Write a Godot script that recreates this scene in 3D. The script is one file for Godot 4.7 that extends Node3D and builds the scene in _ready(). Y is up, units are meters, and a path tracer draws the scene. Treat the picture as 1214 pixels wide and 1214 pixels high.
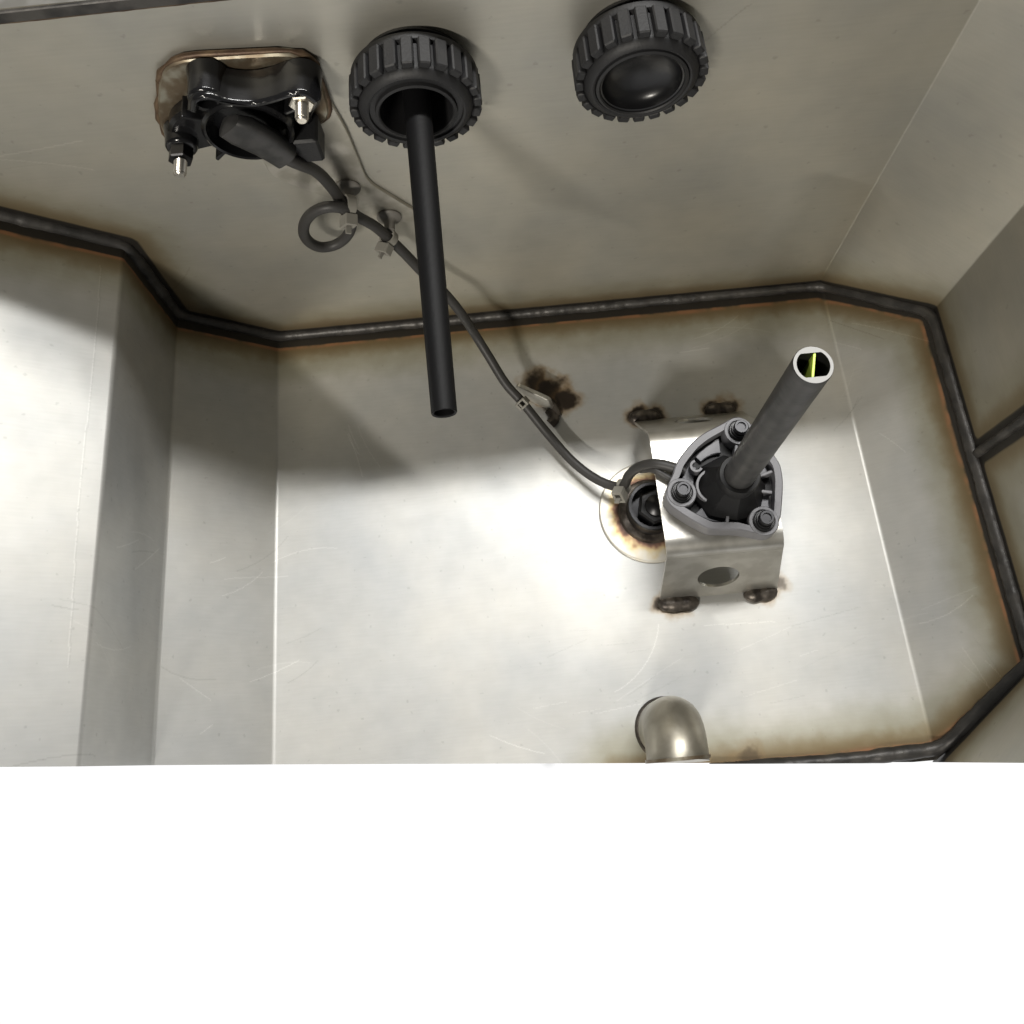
extends Node3D
# Inside of a stainless steel tank seen from above: back wall with black fittings, bent floor, level sensor on a bracket.
# Units: metres. x right, y up, z towards the viewer. The floor is y = 0, the back wall z = -0.501.

const BACK := -0.501
const FRONT := 0.034
const RIGHT := 0.466
const WALL_TOP := 0.532
var rng := RandomNumberGenerator.new()

# ------------------------------------------------------------------ mesh soup
class Soup:
	var p := PackedVector3Array()
	var uv := PackedVector2Array()

	func tri(a: Vector3, b: Vector3, c: Vector3) -> void:
		p.append(a); p.append(c); p.append(b)

	func quad(a: Vector3, b: Vector3, c: Vector3, d: Vector3) -> void:
		tri(a, b, c); tri(a, c, d)

	# rings of equal count joined into a skin; turned outwards afterwards
	func loft(rings: Array, closed := true, cap_a := true, cap_b := true, loop := false) -> void:
		var first := p.size()
		var n: int = rings[0].size()
		var m: int = rings.size()
		for i in (m if loop else m - 1):
			var r: PackedVector3Array = rings[i]
			var q: PackedVector3Array = rings[(i + 1) % m]
			for j in (n if closed else n - 1):
				var k := (j + 1) % n
				tri(r[j], r[k], q[k])
				tri(r[j], q[k], q[j])
		if not loop and cap_a: fan(rings[0], true)
		if not loop and cap_b: fan(rings[m - 1], false)
		outward(first)

	func fan(r: PackedVector3Array, back: bool) -> void:
		var c := Vector3.ZERO
		for v in r: c += v
		c /= r.size()
		for j in r.size():
			var k := (j + 1) % r.size()
			if back: tri(c, r[k], r[j])
			else: tri(c, r[j], r[k])

	func outward(first: int) -> void:
		var c := Vector3.ZERO
		for i in range(first, p.size()): c += p[i]
		c /= maxi(1, p.size() - first)
		var vol := 0.0
		for i in range(first, p.size(), 3):
			vol += (p[i] - c).dot((p[i + 2] - c).cross(p[i + 1] - c))
		if vol < 0.0:
			for i in range(first, p.size(), 3):
				var t := p[i + 1]
				p[i + 1] = p[i + 2]
				p[i + 2] = t

	func box(t: Transform3D, s: Vector3, bevel := 0.0) -> void:
		var h := s * 0.5
		var b := minf(bevel, minf(h.x, minf(h.y, h.z)) * 0.9)
		var rings := []
		for e in ([[-h.y, b], [-h.y + b, 0.0], [h.y - b, 0.0], [h.y, b]] if b > 0.0 else [[-h.y, 0.0], [h.y, 0.0]]):
			var r := PackedVector3Array()
			var x: float = h.x - e[1]
			var z: float = h.z - e[1]
			for q in ([[-x + b, -z], [x - b, -z], [x, -z + b], [x, z - b], [x - b, z], [-x + b, z], [-x, z - b], [-x, -z + b]] if b > 0.0 else [[-x, -z], [x, -z], [x, z], [-x, z]]):
				r.append(t * Vector3(q[0], e[0], q[1]))
			rings.append(r)
		loft(rings)

	# profile of (radius, height) turned round the y axis of t
	func lathe(t: Transform3D, prof: Array, seg := 32, cap := true, loop := false) -> void:
		var rings := []
		for e in prof:
			var r := PackedVector3Array()
			for j in seg:
				var a := TAU * j / seg
				r.append(t * Vector3(cos(a) * e[0], e[1], sin(a) * e[0]))
			rings.append(r)
		loft(rings, true, cap, cap, loop)

	# tube along a path; radii one per point or one for all
	func sweep(path: PackedVector3Array, radius: float, sides := 10, radii := PackedFloat32Array(), squash := Vector2.ONE) -> void:
		var rings := []
		var nrm := Vector3.UP
		for i in path.size():
			var d := (path[mini(i + 1, path.size() - 1)] - path[maxi(i - 1, 0)]).normalized()
			if i == 0 and absf(d.dot(nrm)) > 0.9: nrm = Vector3.RIGHT
			nrm = (nrm - d * nrm.dot(d)).normalized()
			var bi := d.cross(nrm)
			var r := PackedVector3Array()
			var rad := radius if radii.is_empty() else radii[i]
			for j in sides:
				var a := TAU * j / sides
				r.append(path[i] + (nrm * cos(a) * squash.x + bi * sin(a) * squash.y) * rad)
			rings.append(r)
		loft(rings)

	# flat outline (x, z) pulled from y0 to y1 with a small bevel on top
	func prism(t: Transform3D, pts: PackedVector2Array, y0: float, y1: float, bevel := 0.0) -> void:
		var inn := pts
		if bevel > 0.0:
			inn = PackedVector2Array()
			var n := pts.size()
			for i in n:
				var e0 := (pts[i] - pts[(i + n - 1) % n]).normalized()
				var e1 := (pts[(i + 1) % n] - pts[i]).normalized()
				var m := (Vector2(-e0.y, e0.x) + Vector2(-e1.y, e1.x)).normalized()
				inn.append(pts[i] + m * bevel * (1.0 if area(pts) > 0.0 else -1.0))
		var first := p.size()
		var a := PackedVector3Array()
		var b := PackedVector3Array()
		var c := PackedVector3Array()
		for i in pts.size():
			a.append(t * Vector3(pts[i].x, y0, pts[i].y))
			b.append(t * Vector3(pts[i].x, y1 - bevel, pts[i].y))
			c.append(t * Vector3(inn[i].x, y1, inn[i].y))
		for i in pts.size():
			var k := (i + 1) % pts.size()
			quad(a[i], a[k], b[k], b[i])
			if bevel > 0.0: quad(b[i], b[k], c[k], c[i])
		var idx := Geometry2D.triangulate_polygon(pts)
		var flip := area(pts) > 0.0
		for i in range(0, idx.size(), 3):
			var top := [c[idx[i]], c[idx[i + 1]], c[idx[i + 2]]]
			var bot := [a[idx[i]], a[idx[i + 1]], a[idx[i + 2]]]
			var pa: Vector2 = pts[idx[i + 1]] - pts[idx[i]]
			var pb: Vector2 = pts[idx[i + 2]] - pts[idx[i]]
			if (pa.cross(pb) > 0.0) == flip:
				tri(top[0], top[1], top[2]); tri(bot[0], bot[2], bot[1])
			else:
				tri(top[0], top[2], top[1]); tri(bot[0], bot[1], bot[2])
		outward(first)

	static func area(pts: PackedVector2Array) -> float:
		var s := 0.0
		for i in pts.size(): s += pts[i].cross(pts[(i + 1) % pts.size()])
		return s

	func commit(angle := 38.0) -> ArrayMesh:
		var n := p.size()
		var fn := PackedVector3Array()
		fn.resize(n / 3)
		var at := {}
		for i in range(0, n, 3):
			fn[i / 3] = (p[i + 2] - p[i]).cross(p[i + 1] - p[i])
			for k in 3:
				var key := Vector3i((p[i + k] * 40000.0).round())
				if not at.has(key): at[key] = PackedInt32Array()
				at[key].append(i / 3)
		var lim := cos(deg_to_rad(angle))
		var nn := PackedVector3Array()
		nn.resize(n)
		for i in n:
			var own := fn[i / 3].normalized()
			var s := Vector3.ZERO
			for f in at[Vector3i((p[i] * 40000.0).round())]:
				if fn[f].normalized().dot(own) >= lim: s += fn[f]
			nn[i] = s.normalized() if s.length_squared() > 0.0 else Vector3.UP
		var arr := []
		arr.resize(Mesh.ARRAY_MAX)
		arr[Mesh.ARRAY_VERTEX] = p
		arr[Mesh.ARRAY_NORMAL] = nn
		if uv.size() == n: arr[Mesh.ARRAY_TEX_UV] = uv
		var me := ArrayMesh.new()
		me.add_surface_from_arrays(Mesh.PRIMITIVE_TRIANGLES, arr)
		return me

# ------------------------------------------------------------------ naming
var taken := {}

func numbered(called: String) -> String:
	var k: int = taken.get(called, -1) + 1
	taken[called] = k
	return called if k == 0 else "%s_%03d" % [called, k]

func thing(called: String, label: String, category: String, at := Vector3.ZERO, group := "") -> Node3D:
	var o := Node3D.new()
	o.name = numbered(called)
	o.position = at
	add_child(o)
	tag(o, label, category, group)
	return o

func tag(o: Node3D, label: String, category: String, group := "") -> void:
	o.set_meta("label", label)
	o.set_meta("category", category)
	if group: o.set_meta("group", group)

func part(called: String, me: Mesh, m: Material, parent: Node3D, label := "") -> MeshInstance3D:
	var o := MeshInstance3D.new()
	o.name = called if parent != self else numbered(called)
	o.mesh = me
	o.material_override = m
	parent.add_child(o, true)
	if label: o.set_meta("label", label)
	return o

func turned(at: Vector3, y_axis: Vector3) -> Transform3D:      # a frame at a point whose y axis runs along y_axis
	var y := y_axis.normalized()
	var x := Vector3.RIGHT if absf(y.x) < 0.9 else Vector3.FORWARD
	x = (x - y * x.dot(y)).normalized()
	return Transform3D(Basis(x, y, x.cross(y)), at)

func spline(pts: Array, step: float) -> PackedVector3Array:
	var c := Curve3D.new()
	c.bake_interval = step
	for i in pts.size():
		var a: Vector3 = pts[maxi(i - 1, 0)]
		var b: Vector3 = pts[mini(i + 1, pts.size() - 1)]
		var me: Vector3 = pts[i]
		var d := (b - a).normalized()
		c.add_point(me, -d * (me - a).length() / 3.0, d * (b - me).length() / 3.0)
	return c.get_baked_points()

# ------------------------------------------------------------------ materials
func noise_bytes(seed_: int, w: int, h: int, freq: float, octaves: int, sx := 1.0, sy := 1.0) -> PackedByteArray:
	var f := FastNoiseLite.new()
	f.seed = seed_
	f.frequency = freq
	f.noise_type = FastNoiseLite.TYPE_SIMPLEX_SMOOTH
	f.fractal_octaves = octaves
	var im := f.get_image(maxi(8, int(w / sx)), maxi(8, int(h / sy)), false, false, true)
	im.convert(Image.FORMAT_L8)
	if im.get_width() != w or im.get_height() != h:
		im.resize(w, h, Image.INTERPOLATE_CUBIC)
	return im.get_data()

func seg_dist(q: Vector2, a: Vector2, b: Vector2) -> float:
	var ab := b - a
	return (q - a - ab * clampf((q - a).dot(ab) / maxf(ab.length_squared(), 1e-9), 0.0, 1.0)).length()

# distance (m) to the nearest of some segments, on a coarse grid then enlarged; d.w = its weight
func dist_field(w: int, h: int, size: Vector2, segs: Array) -> PackedFloat32Array:
	var k := 5
	var cw := w / k + 1
	var ch := h / k + 1
	var a := PackedFloat32Array()
	a.resize(cw * ch)
	for y in ch:
		for x in cw:
			var q := Vector2((x + 0.5) / cw * size.x, (y + 0.5) / ch * size.y)
			var d := 9.0
			for s in segs: d = minf(d, seg_dist(q, s[0], s[1]))
			a[y * cw + x] = d
	var im := Image.create_from_data(cw, ch, false, Image.FORMAT_RF, a.to_byte_array())
	im.resize(w, h, Image.INTERPOLATE_BILINEAR)
	return im.get_data().to_float32_array()

# albedo of a stainless sheet: rolled grain, blotches, heat tint along the welds, soot spots, scratches
func sheet_texture(seed_: int, size: Vector2, density: float, welds: Array, spots: Array, along_x: bool, base: Vector3, tint: float, scratches: int, copper: float, lines := []) -> ImageTexture:
	var w := int(size.x * density)
	var h := int(size.y * density)
	var big := noise_bytes(seed_, w, h, 0.006 * 900.0 / density, 4)
	var mid := noise_bytes(seed_ + 1, w, h, 0.035, 4)
	var fine := noise_bytes(seed_ + 2, w, h, 0.4, 2, 14.0 if along_x else 1.0, 1.0 if along_x else 14.0)
	var speck := noise_bytes(seed_ + 3, w, h, 0.11, 1)
	var df := dist_field(w, h, size, welds)
	var out := PackedByteArray()
	out.resize(w * h * 3)
	var px := 1.0 / density
	for y in h:
		for x in w:
			var i := y * w + x
			var b := big[i] / 255.0 - 0.5
			var m := mid[i] / 255.0 - 0.5
			var v := 1.0 + b * 0.075 + m * 0.035 + (fine[i] / 255.0 - 0.5) * 0.03
			if speck[i] > 240: v -= 0.07
			var c := base * v
			c.x += b * 3.0
			c.z -= b * 5.0
			var d := df[i] + (m * 0.007 + b * 0.016) * minf(1.0, maxf(0.0, df[i] - 0.012) / 0.020 + 0.04)
			if d < 0.075:
				var soot := 1.0 - smoothstep(0.0115, 0.0140, d)
				var rust := smoothstep(0.0118, 0.0132, d) * (1.0 - smoothstep(0.0142, 0.0178, d)) * (0.65 + 2.0 * m)
				var gold := (1.0 - smoothstep(0.0145, 0.038 + b * 0.02, d)) * 0.75
				var straw := (1.0 - smoothstep(0.022, 0.072, d)) * 0.62
				c = c.lerp(Vector3(130, 124, 96), straw * tint)
				c = c.lerp(Vector3(100, 78, 46), gold * tint)
				c = c.lerp(Vector3(48, 46, 43), soot * 0.95)
				c = c.lerp(Vector3(150, 110, 80), clampf(rust, 0.0, 1.0) * copper)
			var q := Vector2(x * px, y * px)
			for s in spots:
				var dx: float = absf(q.x - s[0].x)
				if dx > s[1] * 2.2: continue
				var dd: float = (q - s[0]).length() / s[1] + m * 1.15 + b * 0.6
				if dd < 1.9:
					c = c.lerp(Vector3(140, 112, 78), (1.0 - smoothstep(0.8, 1.7, dd)) * 0.5 * s[2])
					c = c.lerp(Vector3(44, 37, 31), (1.0 - smoothstep(0.5, 1.05, dd)) * s[2])
			out[i * 3] = clampi(int(c.x), 0, 255)
			out[i * 3 + 1] = clampi(int(c.y), 0, 255)
			out[i * 3 + 2] = clampi(int(c.z), 0, 255)
	# handling scratches, in small families of nearly parallel arcs
	rng.seed = seed_ * 7 + 5
	for k in scratches:
		var at := Vector2(rng.randf() * w, rng.randf() * h)
		var ang := rng.randf_range(-0.7, 0.7) + (0.0 if rng.randf() < 0.7 else 1.4)
		for j in rng.randi_range(1, 4):
			var q := at + Vector2(rng.randf_range(-26, 26), rng.randf_range(-26, 26))
			var dir := ang + rng.randf_range(-0.15, 0.15)
			var bend := rng.randf_range(-0.012, 0.012)
			var tone := rng.randf_range(5, 17) * (1.0 if rng.randf() < 0.65 else -1.0)
			for s in rng.randi_range(14, 110):
				var xx := int(q.x)
				var yy := int(q.y)
				if xx >= 0 and yy >= 0 and xx < w and yy < h:
					for ch in 3:
						var e := (yy * w + xx) * 3 + ch
						out[e] = clampi(out[e] + int(tone), 0, 255)
				dir += bend
				q += Vector2(cos(dir), sin(dir))
	for l in lines:                                       # single marks: [from, to, tone] in metres
		var n := int((l[1] - l[0]).length() * density)
		for s in n:
			var q: Vector2 = (l[0] as Vector2).lerp(l[1], float(s) / n) * density
			q.x += sin(s * 0.02) * 1.2
			var xx := int(q.x)
			var yy := int(q.y)
			if xx >= 0 and yy >= 0 and xx < w and yy < h and rng.randf() < 0.85:
				for ch in 3:
					var e := (yy * w + xx) * 3 + ch
					out[e] = clampi(out[e] + int(l[2]), 0, 255)
	return ImageTexture.create_from_image(Image.create_from_data(w, h, false, Image.FORMAT_RGB8, out))

func grey_noise(seed_: int, w: int, h: int, freq: float, oct: int, lo: float, hi: float, sx := 1.0, sy := 1.0) -> ImageTexture:
	var a := noise_bytes(seed_, w, h, freq, oct, sx, sy)
	for i in a.size(): a[i] = int(255.0 * lerpf(lo, hi, a[i] / 255.0))
	return ImageTexture.create_from_image(Image.create_from_data(w, h, false, Image.FORMAT_L8, a))

func plastic(c: Color, rough: float, bump := 0.012) -> StandardMaterial3D:
	var m := StandardMaterial3D.new()
	m.albedo_color = c
	m.roughness = rough
	m.metallic_specular = 0.45
	if bump > 0.0:
		m.heightmap_enabled = true
		m.heightmap_texture = pebble
		m.heightmap_scale = bump
		m.uv1_triplanar = true
		m.uv1_scale = Vector3.ONE * 22.0
	return m

func metal(c: Color, rough: float, metallic := 0.85) -> StandardMaterial3D:
	var m := StandardMaterial3D.new()
	m.albedo_color = c
	m.metallic = metallic
	m.roughness = rough
	return m

func mottled(c0: Color, c1: Color, rough: float, metallic: float, scale: float, seed_: int, bump := 0.02) -> StandardMaterial3D:
	var m := metal(Color.WHITE, rough, metallic)
	var f := FastNoiseLite.new()
	f.seed = seed_
	f.frequency = 0.02
	f.fractal_octaves = 4
	var im := f.get_seamless_image(256, 256)
	im.convert(Image.FORMAT_RGB8)
	var d := im.get_data()
	for i in range(0, d.size(), 3):
		var c := c0.lerp(c1, smoothstep(0.25, 0.75, d[i] / 255.0))
		d[i] = int(c.r * 255); d[i + 1] = int(c.g * 255); d[i + 2] = int(c.b * 255)
	m.albedo_texture = ImageTexture.create_from_image(Image.create_from_data(256, 256, false, Image.FORMAT_RGB8, d))
	m.uv1_triplanar = true
	m.uv1_scale = Vector3.ONE * scale
	if bump > 0.0:
		m.heightmap_enabled = true
		m.heightmap_texture = pebble
		m.heightmap_scale = bump
	return m

var pebble: ImageTexture
var M := {}

func make_materials() -> void:
	var f := FastNoiseLite.new()
	f.seed = 3
	f.frequency = 0.06
	f.fractal_octaves = 3
	pebble = ImageTexture.create_from_image(f.get_seamless_image(256, 256))
	M.cap = plastic(Color(0.115, 0.115, 0.12), 0.55)
	M.gloss = plastic(Color(0.085, 0.085, 0.09), 0.16, 0.0015)
	M.plug = plastic(Color(0.08, 0.08, 0.085), 0.28, 0.003)
	M.tube = plastic(Color(0.055, 0.055, 0.06), 0.55, 0.008)
	M.tube.metallic_specular = 0.3
	M.stem = plastic(Color(0.19, 0.19, 0.19), 0.45, 0.008)
	var stem_tex := mottled(Color(0.165, 0.165, 0.165), Color(0.225, 0.223, 0.22), 0.45, 0.0, 9.0, 63, 0.008)
	stem_tex.metallic_specular = 0.4
	M.stem = stem_tex
	M.flange = plastic(Color(0.42, 0.42, 0.435), 0.42, 0.008)
	M.hub = plastic(Color(0.06, 0.06, 0.065), 0.55, 0.008)
	M.cable = plastic(Color(0.205, 0.20, 0.195), 0.5, 0.006)
	M.tie = plastic(Color(0.50, 0.49, 0.46), 0.5, 0.0)
	M.button = plastic(Color(0.40, 0.39, 0.37), 0.5, 0.0)
	M.cut = plastic(Color(0.64, 0.64, 0.635), 0.6, 0.0)  # tube end face: light falling on it is put into the colour
	M.strip = plastic(Color(0.80, 0.90, 0.36), 0.35, 0.0)
	M.bolt = metal(Color(0.80, 0.78, 0.74), 0.28, 1.0)
	M.dark_bolt = metal(Color(0.21, 0.21, 0.215), 0.35, 0.9)
	M.washer = plastic(Color(0.08, 0.08, 0.085), 0.35, 0.0)
	M.weld = mottled(Color(0.19, 0.185, 0.18), Color(0.29, 0.28, 0.27), 0.45, 0.4, 5.0, 21, 0.05)
	M.stained = mottled(Color(0.43, 0.38, 0.31), Color(0.60, 0.585, 0.53), 0.42, 0.7, 8.0, 33, 0.01)
	M.rust = mottled(Color(0.29, 0.22, 0.17), Color(0.42, 0.35, 0.27), 0.5, 0.5, 8.0, 23, 0.03)
	M.scorch = mottled(Color(0.20, 0.18, 0.165), Color(0.36, 0.335, 0.31), 0.42, 0.6, 10.0, 25, 0.03)
	M.bare = mottled(Color(0.70, 0.69, 0.66), Color(0.78, 0.77, 0.745), 0.34, 0.85, 6.0, 27, 0.006)
	M.wall_plate = mottled(Color(0.66, 0.645, 0.60), Color(0.74, 0.725, 0.69), 0.45, 0.85, 6.0, 28, 0.006)
	M.pipe = mottled(Color(0.58, 0.56, 0.51), Color(0.68, 0.66, 0.61), 0.40, 0.8, 7.0, 29, 0.006)
	M.pad = metal(Color.WHITE, 0.45, 0.65)
	var mm := noise_bytes(77, 160, 160, 0.03, 3)
	var pd := PackedByteArray()
	for y in 160:
		for x in 160:
			var e := Vector2(x - 80, y - 80).length() / 80.0 * 0.06 + (mm[y * 160 + x] / 255.0 - 0.5) * 0.014
			var c := Vector3(204, 200, 190)
			c = c.lerp(Vector3(196, 176, 132), 1.0 - smoothstep(0.040, 0.054, e))
			c = c.lerp(Vector3(132, 100, 82), 1.0 - smoothstep(0.036, 0.044, e))
			c = c.lerp(Vector3(62, 48, 42), 1.0 - smoothstep(0.030, 0.040, e))
			pd.append_array([int(c.x), int(c.y), int(c.z)])
	M.pad.albedo_texture = ImageTexture.create_from_image(Image.create_from_data(160, 160, false, Image.FORMAT_RGB8, pd))

# ------------------------------------------------------------------ the tank
const R2D := 0.0

# bent sheet: a list of corners (x, y) with a bend radius; returns points [pos, normal, arc length]
func bent(corners: Array, radius: float) -> Array:
	var pts := []
	for i in corners.size():
		var c: Vector2 = corners[i]
		if i == 0 or i == corners.size() - 1:
			pts.append(c)
			continue
		var a: Vector2 = (corners[i - 1] - c).normalized()
		var b: Vector2 = (corners[i + 1] - c).normalized()
		var half := acos(clampf(a.dot(b), -1, 1)) / 2.0
		var cut: float = minf(radius / tan(half), 0.4 * minf((corners[i - 1] - c).length(), (corners[i + 1] - c).length()))
		for k in 7:
			var t := k / 6.0
			var q0: Vector2 = (c + a * cut).lerp(c, t)
			var q1: Vector2 = c.lerp(c + b * cut, t)
			pts.append(q0.lerp(q1, t))
	# subdivide the long runs so that dents can be put in
	var out := [pts[0]]
	for i in range(1, pts.size()):
		var n := maxi(1, int((pts[i] - pts[i - 1]).length() / 0.02))
		for k in n: out.append((pts[i - 1] as Vector2).lerp(pts[i], (k + 1.0) / n))
	return out

func arc_lengths(pts: Array) -> PackedFloat32Array:
	var s := PackedFloat32Array([0.0])
	for i in range(1, pts.size()): s.append(s[i - 1] + (pts[i] - pts[i - 1]).length())
	return s

var PAN := [Vector2(-0.60, 0.420), Vector2(-0.366, 0.232), Vector2(-0.371, 0.079), Vector2(-0.278, 0.0), Vector2(0.383, 0.0), Vector2(RIGHT, 0.079)]
var pan_pts := []
var pan_s := PackedFloat32Array()
var dent := FastNoiseLite.new()

func pan_back(x: float) -> float: return BACK if x < 0.383 else BACK + (x - 0.383)
func pan_front(x: float) -> float:
	var edge := minf(FRONT, 0.083 * x + 0.004)
	return edge if x < 0.383 else edge - (x - 0.383) * 0.8

func grid_mesh(cols: int, rows: int, at: Callable) -> ArrayMesh:      # at(i, j) -> [position, normal, uv]
	var v := PackedVector3Array()
	var n := PackedVector3Array()
	var t := PackedVector2Array()
	var idx := PackedInt32Array()
	for j in rows:
		for i in cols:
			var e: Array = at.call(i, j)
			v.append(e[0]); n.append(e[1]); t.append(e[2])
			if i and j:
				var q := j * cols + i
				idx.append_array([q - cols - 1, q - cols, q, q - cols - 1, q, q - 1])
	var arr := []
	arr.resize(Mesh.ARRAY_MAX)
	arr[Mesh.ARRAY_VERTEX] = v
	arr[Mesh.ARRAY_NORMAL] = n
	arr[Mesh.ARRAY_TEX_UV] = t
	arr[Mesh.ARRAY_INDEX] = idx
	var me := ArrayMesh.new()
	me.add_surface_from_arrays(Mesh.PRIMITIVE_TRIANGLES, arr)
	return me

func sheet_material(tex: Texture2D, seed_: int, w: int, h: int, metallic: float, lo: float, hi: float, dents: float, sx: float, sy: float) -> StandardMaterial3D:
	var m := StandardMaterial3D.new()
	m.albedo_texture = tex
	m.metallic = metallic
	m.roughness = 1.0
	m.roughness_texture = grey_noise(seed_ + 40, w, h, 0.03, 4, lo, hi, sx, sy)
	m.heightmap_enabled = true
	m.heightmap_texture = grey_noise(seed_ + 41, w / 2, h / 2, 0.012, 3, 0.0, 1.0)
	m.heightmap_scale = dents
	return m

func build_tank() -> void:
	var tank := thing("steel_tank", "open stainless steel tank with bent floor and dark welded seams", "tank")
	dent.seed = 11
	dent.frequency = 3.2
	# ---- floor sheet, one bent profile cut at the middle of its bends into named panels
	pan_pts = bent(PAN, 0.007)
	pan_s = arc_lengths(pan_pts)
	var total: float = pan_s[pan_s.size() - 1]
	var deep := FRONT - BACK
	var corner_s := []
	for c in PAN:
		var best := 0
		for i in pan_pts.size():
			if (pan_pts[i] - c).length() < (pan_pts[best] - c).length(): best = i
		corner_s.append(best)
	var sat := func(k: int) -> float: return pan_s[corner_s[k]]
	var welds := [
		[Vector2(0, 0.004), Vector2(sat.call(4), 0.004)], [Vector2(sat.call(4), 0.004), Vector2(total, 0.083)], [Vector2(total, 0.083), Vector2(total, deep - 0.066)],
		[Vector2(total, deep - 0.066), Vector2(sat.call(4), deep)], [Vector2(sat.call(3) + 0.35, deep), Vector2(sat.call(4), deep)],
	]
	var sx := func(x: float, z: float) -> Vector2: return Vector2(sat.call(3) + x + 0.278, z - BACK)
	var spots := [
		[sx.call(0.026, -0.407), 0.017, 0.95], [sx.call(0.044, -0.399), 0.017, 0.95], [sx.call(0.057, -0.387), 0.013, 0.95], [sx.call(0.150, -0.139), 0.013, 0.85], [sx.call(0.132, -0.143), 0.008, 0.8], [sx.call(0.246, -0.143), 0.012, 0.8], [sx.call(0.262, -0.152), 0.008, 0.5],
		[sx.call(0.140, -0.356), 0.011, 0.9], [sx.call(0.160, -0.357), 0.010, 0.9], [sx.call(0.226, -0.356), 0.011, 0.9], [sx.call(0.245, -0.357), 0.012, 0.9], [sx.call(0.20, 0.016), 0.014, 0.4],
	]
	var scribe: float = sat.call(1) - 0.020
	var marks := [[Vector2(scribe, 0.03), Vector2(scribe + 0.003, 0.40), 13.0], [Vector2(scribe + 0.001, 0.03), Vector2(scribe + 0.004, 0.40), -9.0]]
	rng.seed = 404
	for k in 26:                                          # scuffs in front of the bracket
		var a: Vector2 = sx.call(rng.randf_range(-0.02, 0.30), rng.randf_range(-0.13, -0.03))
		marks.append([a, a + Vector2.from_angle(rng.randf_range(-0.45, 0.15)) * rng.randf_range(0.02, 0.10), rng.randf_range(-11.0, 14.0)])
	var tex := sheet_texture(101, Vector2(total, deep), 1050.0, welds, spots, true, Vector3(184, 184, 181), 0.9, 20, 0.95, marks)
	var m := sheet_material(tex, 101, int(total * 900), int(deep * 900), 0.60, 0.45, 0.48, 0.008, 1.0, 1.0)
	var names := ["shelf_panel", "step_panel", "sloped_panel", "floor_panel", "sloped_panel"]
	for k in 5:
		var i0: int = 0 if k == 0 else corner_s[k]
		var i1: int = corner_s[k + 1] if k < 4 else pan_pts.size() - 1
		var me := grid_mesh(i1 - i0 + 1, 40, func(i, j):
			var q: int = i0 + i
			var c: Vector2 = pan_pts[q]
			var d: Vector2 = (pan_pts[mini(q + 1, pan_pts.size() - 1)] - pan_pts[maxi(q - 1, 0)]).normalized()
			var z: float = lerpf(pan_back(c.x), pan_front(c.x), j / 39.0)
			return [Vector3(c.x, c.y, z), Vector3(-d.y, d.x, 0), Vector2(pan_s[q] / total, (z - BACK) / deep)])
		part(names[k], me, m, tank)
	var st0 := Soup.new()
	st0.box(Transform3D(Basis(), Vector3(-0.715, 0.4185, -0.245)), Vector3(0.23, 0.003, 0.512))
	part("shelf_panel", st0.commit(), M.bare, tank)
	# ---- walls: back, corner, side, corner, as one bent strip seen from above
	var plan := [Vector2(-0.58, 0.012), Vector2(-0.69, 0.012), Vector2(-0.83, -0.130), Vector2(-0.83, BACK), Vector2(0.379, BACK), Vector2(RIGHT, -0.416), Vector2(RIGHT, -0.047), Vector2(0.383, 0.036)]
	var wp := bent(plan, 0.003)
	var ws := arc_lengths(wp)
	var wt: float = ws[ws.size() - 1]
	var wc := []
	for c in plan:
		var best := 0
		for i in wp.size():
			if (wp[i] - c).length() < (wp[best] - c).length(): best = i
		wc.append(best)
	var y0 := -0.012
	var tall := WALL_TOP - y0
	var s_back: float = ws[wc[3]]
	var ux := func(x: float) -> float: return s_back + x + 0.83
	var foot := []
	for i in PAN.size() - 2: foot.append([Vector2(ux.call(PAN[i].x), PAN[i].y - y0), Vector2(ux.call(PAN[i + 1].x), PAN[i + 1].y - y0)])
	var s2: float = ws[wc[5]]
	var s3: float = ws[wc[6]]
	foot.append([Vector2(ux.call(0.383), -y0), Vector2(s2, 0.079 - y0)])
	foot.append([Vector2(s2, 0.079 - y0), Vector2(s3, 0.079 - y0)])
	foot.append([Vector2(s3, 0.079 - y0), Vector2(wt, -y0)])
	foot.append([Vector2(s2 + 0.166, 0.0), Vector2(s2 + 0.166, tall)])
	var wspots := []
	var wtex := sheet_texture(211, Vector2(wt, tall), 760.0, foot, wspots, true, Vector3(173, 170, 160), 0.62, 10, 0.0)
	var wm := sheet_material(wtex, 211, int(wt * 700), int(tall * 700), 0.70, 0.46, 0.50, 0.012, 1.0, 1.0)
	names = ["front_wall", "corner_wall", "side_wall", "back_wall", "corner_wall", "side_wall", "corner_wall"]
	for k in 7:
		var i0: int = 0 if k == 0 else wc[k]
		var i1: int = wc[k + 1] if k < 6 else wp.size() - 1
		var me := grid_mesh(i1 - i0 + 1, 30, func(i, j):
			var q: int = i0 + i
			var c: Vector2 = wp[q]
			var d: Vector2 = (wp[mini(q + 1, wp.size() - 1)] - wp[maxi(q - 1, 0)]).normalized()
			var y: float = y0 + tall * (1.0 - j / 29.0)
			return [Vector3(c.x, y, c.y), Vector3(-d.y, 0, d.x), Vector2(ws[q] / wt, (y - y0) / tall)])
		part(names[k], me, wm, tank)
	# rim folded outwards along the top of the walls
	var st := Soup.new()
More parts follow.
